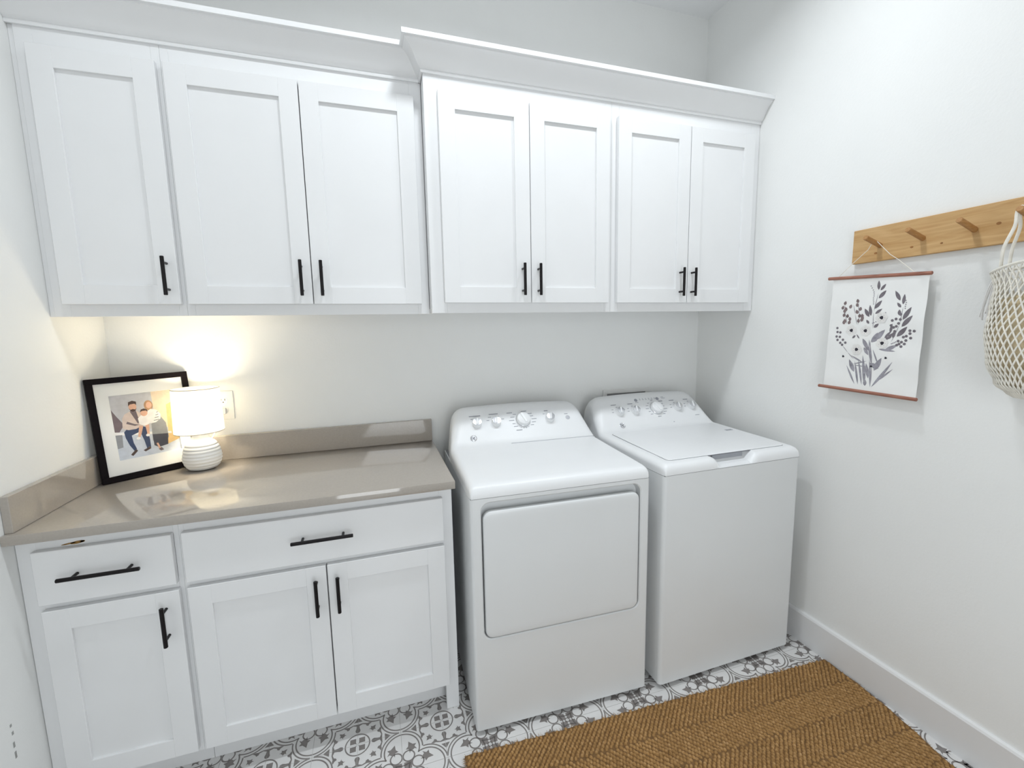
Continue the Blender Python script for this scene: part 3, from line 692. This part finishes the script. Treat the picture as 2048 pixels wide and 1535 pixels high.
# shade: thin drum, open top and bottom, real thickness
sh = MB(); z0, z1 = 0.150, 0.3195; r0, r1 = 0.0835, 0.0785
sp = [(r0, z0), (r1, z1), (r1-0.0012, z1), (r0-0.0012, z0), (r0, z0)]
n = 64; vs = []; fs = []
for (r, z) in sp[:4]:
    for k in range(n): vs.append((r*math.cos(2*PI*k/n), r*math.sin(2*PI*k/n), z))
for i in range(4):
    j = (i+1) % 4
    for k in range(n): fs.append((i*n+k, i*n+(k+1) % n, j*n+(k+1) % n, j*n+k))
sh.add(vs, fs); so = sh.build('shade', SHADE, la, angle=60)
for (r, z) in ((r0-0.0006, z0), (r1-0.0006, z1)):
    rg = MB(); rg.tube([(r*math.cos(2*PI*k/48), r*math.sin(2*PI*k/48), z) for k in range(48)], 0.0014, 6, closed=True)
    rg.build('shade_rim', mat('rim_tape', (0.42, 0.40, 0.37), 0.7, var=0.05), so)
sp_ = MB()
for k in range(3):
    a = 2*PI*k/3+0.5; sp_.tube([(0.012*math.cos(a), 0.012*math.sin(a), 0.186), (0.045*math.cos(a), 0.045*math.sin(a), 0.180), ((r0-0.004)*math.cos(a), (r0-0.004)*math.sin(a), z0+0.016)], 0.0013, 6)
sp_.build('spider', CORDW, so)
bu = MB().lathe([(0.012, 0.214), (0.016, 0.226), (0.026, 0.244), (0.030, 0.262), (0.027, 0.278), (0.016, 0.290), (0.0, 0.293)], 24)
bu.build('bulb', mat('bulb_glass', (1, 0.95, 0.85), 0.4, emit=LAMP_COL, estr=14.0), la)
cd = MB(); cp = [(0.030, 0.022, 0.114), (0.038, 0.030, 0.124), (0.045, 0.038, 0.150), (0.050, 0.060, 0.185), (0.0535, 0.080, 0.202), (0.0565, 0.092, 0.206)]
# smooth the cord path
def catmull(p, n=8, closed=False):
    p = [Vector(q) for q in p]; out = []
    L = len(p)
    for i in range(L if closed else L-1):
        if closed: a, b_, c, d_ = p[i-1], p[i], p[(i+1) % L], p[(i+2) % L]
        else: a, b_, c, d_ = p[max(0, i-1)], p[i], p[i+1], p[min(L-1, i+2)]
        for k in range(n):
            t = k/n; out.append(0.5*((2*b_)+(c-a)*t+(2*a-5*b_+4*c-d_)*t*t+(3*b_-a-3*c+d_)*t**3))
    if not closed: out.append(p[-1])
    return out
cd.tube(catmull(cp), 0.0026, 8); cd.build('power_cord', CORDW, la)
MB().box(0.046, 0.0705, 0.083, 0.1040, 0.196, 0.2195, 0.004, 2).build('plug', CORDW, la)
ll = bpy.data.lights.new('bulb_light', 'POINT'); ll.energy = TABLE_LAMP_W; ll.color = LAMP_COL; ll.shadow_soft_size = 0.034
lo = bpy.data.objects.new('bulb_light', ll); C.objects.link(lo); lo.parent = la; lo.location = (0, 0, 0.262)

# ---------------------------------------------------------------- ceiling downlights (the room's lamps)
for i, (x, y, wt, spr) in enumerate(LAMPS):
    t = thing('ceiling_downlight', ['recessed ceiling downlight in front of the cabinets by the right wall', 'recessed ceiling downlight in front of the cabinets, middle of the row of three', 'recessed ceiling downlight in front of the cabinets by the left wall'][i], 'ceiling light', (x, y, ZC-0.0005), 0, 'recessed ceiling downlights')
    MB().lathe([(0.070, 0.0), (0.095, 0.0), (0.095, -0.004), (0.088, -0.009), (0.072, -0.010), (0.070, -0.004)], 40).build('trim_ring', TRIM, t)
    MB().lathe([(0.0, -0.003), (0.071, -0.003), (0.071, -0.001), (0.0, -0.001)], 40).build('lens', mat('downlight_lens', (1, 1, 1), 0.6, emit=CEIL_COL, estr=4.0), t)
    l = bpy.data.lights.new('downlight', 'AREA'); l.shape = 'DISK'; l.size = 0.14; l.energy = wt; l.color = CEIL_COL; l.spread = math.radians(spr)
    o = bpy.data.objects.new('downlight', l); C.objects.link(o); o.parent = t; o.location = (0, 0, -0.012)

# ---------------------------------------------------------------- peg rail
XR = 2.7565
rl = thing('peg_rail', 'light pine wall peg rail on the right wall', 'peg rail', (XR, -0.849, 1.661))
ry = lambda y: y+0.849
MB().box(0.0, W-XR-0.0004, -0.70, 0.0, 0.0, 0.1235, 0.0015).build('board', PINE, rl)
PEGS = (-0.945, -1.075, -1.208, -1.338, -1.468)
for y in PEGS:
    b = MB(); p0 = Vector((0.004, ry(y), 0.053)); p1 = Vector((-0.079, ry(y), 0.079)); d = (p1-p0).normalized()
    b.tube([p0, p1-d*0.0015, p1], [0.0085, 0.0085, 0.0072], 16); b.build('peg', PEGW, rl)
for (y, z, a) in ((-0.932, 1.690, 0.0055), (-1.045, 1.692, 0.005), (-1.262, 1.722, 0.006), (-1.128, 1.690, 0.004)):
    kn = MB(); kn.add([(-0.0003, ry(y)+a*math.cos(k*PI/6), z-1.661+0.7*a*math.sin(k*PI/6)) for k in range(12)], [tuple(range(12))])
    kn.build('knot', mat('wood_knot', (0.30, 0.13, 0.035), 0.6, var=0.25, vscale=120), rl, smooth=False)

# ---------------------------------------------------------------- hanging botanical print
po = thing('wall_hanging', 'unframed grey floral print hanging between two wooden rods from the peg rail', 'wall art', (2.745, -0.945, 1.170))
A0 = Vector((2.7460, -0.792, 1.612)); A1 = Vector((2.7460, -1.112, 1.594)); B0 = Vector((2.7440, -0.784, 1.186)); B1 = Vector((2.7440, -1.107, 1.177))
org = Vector((2.745, -0.945, 1.170))
def pt(u, v, off=0.0):
    top = A0.lerp(A1, u); bot = B0.lerp(B1, u)
    p = bot.lerp(top, v)
    p = p + Vector((-1, 0, 0))*(0.0016*math.sin(v*19+u*2)*(0.4+0.6*u) + 0.004*math.sin(PI*v)*u) + Vector((-off, 0, 0))
    return p-org
b = MB(); nu, nvv = 16, 40; vs = []; fs = []
for s_ in (0, 1):
    for j in range(nvv+1):
        for i in range(nu+1): vs.append(pt(i/nu, j/nvv, 0.0004 if s_ == 0 else -0.0004))
N1 = (nu+1)*(nvv+1)
for j in range(nvv):
    for i in range(nu):
        a = j*(nu+1)+i; fs.append((a, a+1, a+nu+2, a+nu+1)); fs.append((N1+a, N1+a+nu+1, N1+a+nu+2, N1+a+1))
for i in range(nu):
    fs.append((i, N1+i, N1+i+1, i+1)); a = nvv*(nu+1)+i; fs.append((a, a+1, N1+a+1, N1+a))
for j in range(nvv):
    a = j*(nu+1); fs.append((a, a+nu+1, N1+a+nu+1, N1+a)); a += nu; fs.append((a, N1+a, N1+a+nu+1, a+nu+1))
b.add(vs, fs); b.build('canvas', CANVAS, po, angle=60)
def rod(p, q, r=0.0062):
    d = (q-p).normalized(); b = MB(); b.tube([p, p+d*0.001, q-d*0.001, q], [r*0.85, r, r, r*0.85], 14); return b.build('rod', ROD, po)
rod(A0-org+Vector((-0.002, 0.018, 0.003)), A1-org+Vector((-0.002, -0.006, 0.003)))
rod(B0-org+Vector((-0.002, 0.020, -0.003)), B1-org+Vector((-0.002, -0.004, -0.003)))
pegp = Vector((2.728, -0.945, 1.7305))
sA = A0.lerp(A1, 0.07)+Vector((-0.002, 0, 0.009)); sB = A0.lerp(A1, 0.86)+Vector((-0.002, 0, 0.009))
b = MB(); b.tube([p-org for p in (sA, Vector((2.7500, -0.848, 1.655)), Vector((2.7420, -0.915, 1.705)), pegp+Vector((0, 0.007, -0.003)), pegp+Vector((0, 0, 0.003)), pegp+Vector((0, -0.007, -0.003)), Vector((2.742, -0.99, 1.676)), Vector((2.749, -1.012, 1.656)), sB)], 0.0011, 6)
b.build('hanging_cord', COTTON, po)
LEAF = [(0.528, 0.889, 0.523, 0.969, 0.024), (0.548, 0.884, 0.599, 0.938, 0.022), (0.538, 0.817, 0.607, 0.884, 0.03), (0.507, 0.727, 0.575, 0.8, 0.03), (0.523, 0.685, 0.59, 0.729, 0.022), (0.461, 0.658, 0.404, 0.73, 0.03), (0.48, 0.667, 0.456, 0.761, 0.026), (0.52, 0.566, 0.569, 0.601, 0.024), (0.465, 0.598, 0.434, 0.632, 0.02), (0.756, 0.796, 0.698, 0.878, 0.028), (0.788, 0.764, 0.792, 0.849, 0.024), (0.773, 0.739, 0.73, 0.78, 0.02), (0.806, 0.638, 0.872, 0.744, 0.034), (0.8, 0.58, 0.895, 0.676, 0.034), (0.762, 0.497, 0.855, 0.583, 0.036), (0.769, 0.674, 0.762, 0.723, 0.024), (0.692, 0.522, 0.708, 0.606, 0.02), (0.68, 0.472, 0.711, 0.523, 0.024), (0.641, 0.478, 0.699, 0.539, 0.02), (0.726, 0.482, 0.735, 0.549, 0.024), (0.295, 0.464, 0.329, 0.492, 0.018), (0.375, 0.464, 0.338, 0.501, 0.01)]
PALE = [(0.518, 0.437, 0.64, 0.553, 0.05), (0.508, 0.436, 0.566, 0.525, 0.03), (0.656, 0.373, 0.781, 0.428, 0.034), (0.412, 0.466, 0.499, 0.358, 0.034), (0.596, 0.382, 0.77, 0.373, 0.02), (0.438, 0.389, 0.494, 0.323, 0.03)]
BLADE = [(0.371, 0.052, 0.255, 0.215, 0.014), (0.35, 0.161, 0.28, 0.271, 0.036), (0.409, 0.052, 0.347, 0.259, 0.016), (0.451, 0.053, 0.386, 0.28, 0.016), (0.482, 0.052, 0.433, 0.319, 0.026), (0.488, 0.048, 0.479, 0.109, 0.028), (0.545, 0.042, 0.509, 0.29, 0.014), (0.557, 0.044, 0.75, 0.284, 0.022), (0.588, 0.09, 0.759, 0.223, 0.014), (0.564, 0.191, 0.636, 0.309, 0.04), (0.514, 0.117, 0.474, 0.252, 0.028), (0.537, 0.24, 0.484, 0.461, 0.022), (0.606, 0.246, 0.537, 0.378, 0.01), (0.432, 0.257, 0.297, 0.308, 0.012), (0.611, 0.213, 0.514, 0.256, 0.04), (0.329, 0.231, 0.481, 0.27, 0.008), (0.341, 0.223, 0.479, 0.218, 0.006)]
DOTS = [(0.705, 0.631), (0.741, 0.644), (0.781, 0.682), (0.783, 0.641), (0.769, 0.608), (0.749, 0.583), (0.723, 0.573), (0.697, 0.589), (0.737, 0.541), (0.722, 0.515), (0.67, 0.479), (0.922, 0.549), (0.882, 0.551), (0.885, 0.527), (0.852, 0.505), (0.826, 0.496), (0.895, 0.491), (0.853, 0.469), (0.814, 0.454), (0.843, 0.44), (0.781, 0.461), (0.772, 0.427), (0.815, 0.417), (0.793, 0.437), (0.104, 0.55), (0.111, 0.514), (0.146, 0.511), (0.106, 0.472), (0.146, 0.47), (0.187, 0.445), (0.159, 0.416), (0.122, 0.441), (0.22, 0.42), (0.184, 0.399)]
BROWN = [(0.168, 0.777), (0.146, 0.736), (0.198, 0.723), (0.233, 0.746), (0.178, 0.705), (0.167, 0.669), (0.212, 0.661), (0.249, 0.635), (0.197, 0.616), (0.182, 0.602), (0.232, 0.604), (0.322, 0.795), (0.322, 0.76), (0.353, 0.725), (0.331, 0.699), (0.352, 0.664), (0.388, 0.665), (0.377, 0.63), (0.347, 0.62), (0.396, 0.648)]
TINY = [(0.445, 0.924), (0.457, 0.907), (0.471, 0.889), (0.481, 0.872), (0.485, 0.855), (0.486, 0.838), (0.483, 0.821), (0.485, 0.804), (0.49, 0.787), (0.492, 0.77), (0.811, 0.796), (0.817, 0.78), (0.815, 0.764), (0.813, 0.748), (0.815, 0.732), (0.504, 0.604), (0.519, 0.608), (0.538, 0.616), (0.719, 0.436), (0.732, 0.441), (0.746, 0.446), (0.759, 0.453), (0.61, 0.691), (0.629, 0.696)]
FLOWER = [(0.274, 0.534), (0.433, 0.536), (0.594, 0.653), (0.625, 0.436), (0.358, 0.366)]
DARKS = [(0.208, 0.294), (0.679, 0.312), (0.533, 0.227)]
STEM = [[(0.511, 0.557), (0.505, 0.702), (0.527, 0.863)], [(0.712, 0.448), (0.783, 0.608), (0.795, 0.748)], [(0.331, 0.585), (0.302, 0.681), (0.273, 0.764)], [(0.191, 0.391), (0.26, 0.332), (0.334, 0.276)], [(0.342, 0.585), (0.352, 0.664), (0.323, 0.786)], [(0.212, 0.59), (0.188, 0.679), (0.169, 0.768)], [(0.55, 0.077), (0.529, 0.291), (0.495, 0.461)]]
AS = 0.425/0.325
art = MB(); lay = [0]
def ap(pts, mi, base=None):
    lay[0] += 1; off = 0.0006+0.0000035*lay[0] if base is None else base
    c = (sum(p[0] for p in pts)/len(pts), sum(p[1] for p in pts)/len(pts))
    art.add([pt(*c, off)]+[pt(u, v, off) for u, v in pts], [(0, i+1, (i+1) % len(pts)+1) for i in range(len(pts))], mi)
def aleaf(u0, v0, u1, v1, wd, mi, n=7):
    du, dv = u1-u0, (v1-v0)*AS; L = math.hypot(du, dv); nx, ny = -dv/L, du/L
    l, r = [], []
    for i in range(n+1):
        t = i/n; wv = wd*0.5*math.sin(PI*t)**0.8*(1.15-0.4*t)
        l.append((u0+du*t+nx*wv, v0+(dv*t+ny*wv)/AS)); r.append((u0+du*t-nx*wv, v0+(dv*t-ny*wv)/AS))
    ap(l+r[::-1][1:-1], mi)
def adot(u, v, r, mi, n=10, wob=0.0):
    ap([(u+r*(1+wob*math.sin(3*a+u*40))*math.cos(a), v+r*(1+wob*math.sin(3*a+u*40))*math.sin(a)/AS) for a in [2*PI*k/n for k in range(n)]], mi)
for s_ in STEM:
    for a, c in zip(s_, s_[1:]): aleaf(*a, *c, 0.008, 1)
for q in BLADE: aleaf(*q[:4], q[4]*1.3+0.004, 2)
for q in PALE: aleaf(*q[:4], q[4]*1.3, 2)
for q in LEAF: aleaf(*q[:4], q[4]*1.35+0.002, 0)
for q in DOTS: adot(*q, 0.0150, 0)
for q in BROWN:
    aleaf(q[0], q[1]-0.016, q[0]+0.02*math.sin(q[0]*90), q[1]+0.020, 0.036, 3)
for q in TINY: adot(*q, 0.0065, 1)
for (u, v) in FLOWER:
    for k in range(6):
        a = 2*PI*k/6+u*9; adot(u+0.034*math.cos(a), v+0.026*math.sin(a)/1.0, 0.030, 4, 12, 0.08)
    for k in range(7):
        a = 2*PI*k/7; adot(u+0.033*math.cos(a), v+0.033*math.sin(a)/AS, 0.003, 3, 6)
    adot(u, v, 0.0195, 5, 12, 0.1)
for q in DARKS: adot(*q, 0.013, 5, 8, 0.2)
art.build('floral_artwork', [mat('ink_mauve', (0.19, 0.17, 0.19), 0.9, var=0.15, vscale=60), mat('ink_stem', (0.33, 0.31, 0.34), 0.9, var=0.1, vscale=60), mat('ink_wash', (0.33, 0.32, 0.36), 0.9, var=0.25, vscale=70), mat('ink_brown', (0.22, 0.17, 0.17), 0.9, var=0.25, vscale=80), mat('ink_petal', (0.82, 0.805, 0.785), 0.9, var=0.05, vscale=50), mat('ink_black', (0.035, 0.032, 0.045), 0.9, var=0.1)], po, smooth=False, fix=False)

# ---------------------------------------------------------------- string bag with beige cloth
BX, BY = 2.700, -1.392
sb = thing('string_bag', 'cream net string bag hanging from the peg rail at the picture edge', 'bag', (BX, BY, 1.215))
def bag_r(t):   # t 0 bottom .. 1 rim
    prof_ = [(0.0, 0.012), (0.04, 0.045), (0.12, 0.078), (0.28, 0.100), (0.5, 0.103), (0.7, 0.092), (0.86, 0.086), (1.0, 0.098)]
    for a, c in zip(prof_, prof_[1:]):
        if t <= c[0]:
            k = (t-a[0])/(c[0]-a[0]); k = k*k*(3-2*k); return a[1]+(c[1]-a[1])*k
    return prof_[-1][1]
HB = 0.375
def bag_p(th, t, g=1.0):
    r = bag_r(t)*g
    return Vector((min(r*0.58*math.cos(th), 0.066), r*math.sin(th)+0.008*math.sin(2*th+5*t), HB*t + 0.012*math.cos(th*2)*t))
net = MB(); NT, NZ = 42, 20
for i in range(NT):
    for sgn in (1, -1):
        for j in range(NZ):
            t0 = 0.02+0.96*j/NZ; t1 = 0.02+0.96*(j+1)/NZ
            th0 = 2*PI*(i+sgn*0.5*(j % 2))/NT; th1 = 2*PI*(i+sgn*0.5*((j+1) % 2))/NT
            tm = (t0+t1)/2; thm = (th0+th1)/2
            net.tube([bag_p(th0, t0), bag_p(thm, tm, 1.01), bag_p(th1, t1)], 0.0021, 5, cap=False)
no = net.build('net', COTTON, sb, fix=False)
rim = MB().tube([bag_p(2*PI*k/48, 0.985, 1.0) for k in range(48)], 0.0042, 8, closed=True); rim.build('rim', COTTON, sb)
pl = Vector((2.7050-BX, -1.338-BY, 1.7435-1.215))
for sx, yA, yB in ((-1, -0.088, 0.075), (1, -0.080, 0.085)):
    xx = sx*0.030
    a0 = Vector((xx, yB, HB*0.985)); a1 = Vector((xx, yA, HB*0.985))
    path = [a0, Vector((xx*1.0, yB*0.97, HB+0.05)), Vector((xx*0.7, yB*0.80, HB+0.105)), pl+Vector((sx*0.006-0.01, 0.009, -0.010)), pl+Vector((sx*0.006-0.01, 0.0, 0.0025)), pl+Vector((sx*0.006-0.01, -0.009, -0.010)), Vector((xx*0.8, yA*0.4, HB+0.09)), a1]
    MB().tube(catmull(path, 6), 0.0042, 8).build('handle', COTTON, sb)
# pale knotted cord tail at the side of the bag
tl = MB()
for k in range(11):
    o_ = 0.004*(k-5)
    tl.tube(catmull([Vector((0.02, 0.092+o_*0.5, HB*0.97)), Vector((0.026, 0.101+o_, HB*0.85)), Vector((0.03, 0.104+o_*1.4+0.004*(k % 2), HB*0.70)), Vector((0.032, 0.108+o_*1.5, HB*0.60+0.01*(k % 3)))], 5), [0.0030-0.0008*abs(math.sin(i_*1.7)) for i_ in range(16)], 6)
tl.build('cord_tail', CORDW, sb, fix=False)
cl = MB(); loops = []
for j in range(19):
    t = 0.015+0.74*j/18; g = 0.90-0.10*max(0, (j-13)/5)
    loops.append([bag_p(2*PI*k/40, t, (g+0.035*math.sin(5*2*PI*k/40+j*0.5)+0.02*math.sin(9*2*PI*k/40-j*0.8))) for k in range(40)])
top_ = [Vector((p.x*0.4, p.y*0.4, p.z+0.012)) for p in loops[-1]]
loops.append(top_)
cl.loft([[tuple(p) for p in l_] for l_ in loops])
co = cl.build('cloth_bundle', BEIGE, None, angle=60); co.location = (BX, BY, 1.2155)
tag(co, 'folded beige cloth inside the net string bag', 'cloth')

# ---------------------------------------------------------------- jute rug
rA = Vector((1.200, -0.792)); rB = Vector((2.7500, -0.866)); rC = Vector((2.640, -1.78)); rD = Vector((1.165, -1.78))
rug = thing('jute_rug', 'brown woven jute rug in herringbone on the patterned tile floor', 'rug', (1.95, -1.3, 0.0006))
ro = Vector((1.95, -1.3, 0.0006))
def rp(u, v):
    p = rA.lerp(rB, u).lerp(rD.lerp(rC, u), v)
    if v < 0.5: p.x += 0.020*u**4*math.sin(PI*v/0.5)
    return p
def ripple(x, y): return 0.0022*math.sin(x*5.1+y*2.0)*math.sin(y*4.3)+0.002
b = MB(); nu, nv_ = 44, 28; top = []; 
for s_ in (0, 1):
    for j in range(nv_+1):
        for i in range(nu+1):
            p = rp(i/nu, j/nv_); 
            wob = 0.003*math.sin(i*2.3)+0.002*math.sin(j*1.9)
            z = 0.0002 if s_ else 0.0062+ripple(p.x, p.y)
            b.v.append((p.x+wob*(1 if i in (0, nu) else 0)-ro.x, p.y+wob*(1 if j in (0, nv_) else 0)-ro.y, z))
NN = (nu+1)*(nv_+1)
for j in range(nv_):
    for i in range(nu):
        a = j*(nu+1)+i; b.f.append((a, a+1, a+nu+2, a+nu+1)); b.f.append((NN+a, NN+a+nu+1, NN+a+nu+2, NN+a+1))
for i in range(nu):
    b.f.append((i, NN+i, NN+i+1, i+1)); a = nv_*(nu+1)+i; b.f.append((a, a+1, NN+a+1, NN+a))
for j in range(nv_):
    a = j*(nu+1); b.f.append((a, a+nu+1, NN+a+nu+1, NN+a)); a += nu; b.f.append((a, NN+a, NN+a+nu+1, a+nu+1))
b.m = [0]*len(b.f); b.build('backing', mat('jute_backing', (0.20, 0.108, 0.040), 0.95, var=0.2, vscale=60), rug, angle=60)
# stitches of the weave: short twisted lumps laid in herringbone bands
b = MB()
BW = 0.115; PITCH = 0.0135; STEP = 0.0115
Lx = (rB-rA).length; Ly = 0.92
def lump(cx, cy, cz, ang, L, wd, h):
    ca, sa = math.cos(ang), math.sin(ang); vs = []
    for (t, k) in ((-1, 0.28), (-0.55, 0.85), (0, 1.0), (0.55, 0.85), (1, 0.28)):
        x = t*L/2
        for (a, zz) in ((-1, 0.0), (-0.65, 0.78), (0, 1.0), (0.65, 0.78), (1, 0.0)):
            yy = a*wd/2*k; vs.append((cx+x*ca-yy*sa, cy+x*sa+yy*ca, cz+h*zz*k))
    b.add(vs, [(i*5+j, i*5+j+1, i*5+j+6, i*5+j+5) for i in range(4) for j in range(4)])
for band in range(int(Ly/BW)):
    sg = -1 if band % 2 else 1
    phi = sg*0.82; ca, sa = math.cos(phi), math.sin(phi)
    dxr = PITCH/abs(sa); nr = int(BW/abs(sa)/STEP)
    for k in range(-int(BW/dxr)-2, int(Lx/dxr)+int(BW/dxr)+2):
        jit = random.uniform(-.0012, .0012); hh = random.uniform(0.85, 1.15)
        for q_ in range(nr):
            s_ = (q_+0.5)*STEP + (0.5*STEP if k % 2 else 0)
            y_ = band*BW + (s_*abs(sa)); x_ = k*dxr + jit - sg*s_*ca
            if not (0.004 < x_ < Lx-0.004) or y_ > Ly or s_*abs(sa) > BW: continue
            p = rp(x_/Lx, y_/0.945)
            lump(p.x-ro.x+random.uniform(-.0014, .0014), p.y-ro.y+random.uniform(-.0014, .0014), 0.0052+ripple(p.x, p.y), phi+sg*0.35+random.uniform(-.30, .30), STEP*1.30, PITCH*0.90, 0.0072*hh*random.uniform(.7, 1.25))
wv = b.build('weave', JUTE, rug, angle=80, fix=False); wv['kind'] = 'stuff'
# frayed fibres along the edges
b = MB()
for k in range(900):
    e = random.random()
    if e < 0.62: u, v, dx, dy = random.random(), 0.0, random.uniform(-.5, .5), 1
    elif e < 0.86: u, v, dx, dy = 1.0, random.random(), 1, random.uniform(-.5, .5)
    else: u, v, dx, dy = 0.0, random.random()*0.2, -1, random.uniform(-.5, .5)
    p = rp(u, v); L = random.uniform(.004, .015); 
    if u == 1.0: L = min(L, 0.008)
    q = Vector((p.x-ro.x, p.y-ro.y, random.uniform(.001, .008))); d_ = Vector((dx, dy, random.uniform(-.2, .5))).normalized()
    e_ = q+d_*L; e_.z = max(e_.z, 0.0006)
    b.tube([q-d_*0.004, q, e_], [0.0007, 0.0006, 0.0003], 4, cap=False)
fz = b.build('frayed_edge', JUTE, rug, fix=False); fz['kind'] = 'stuff'
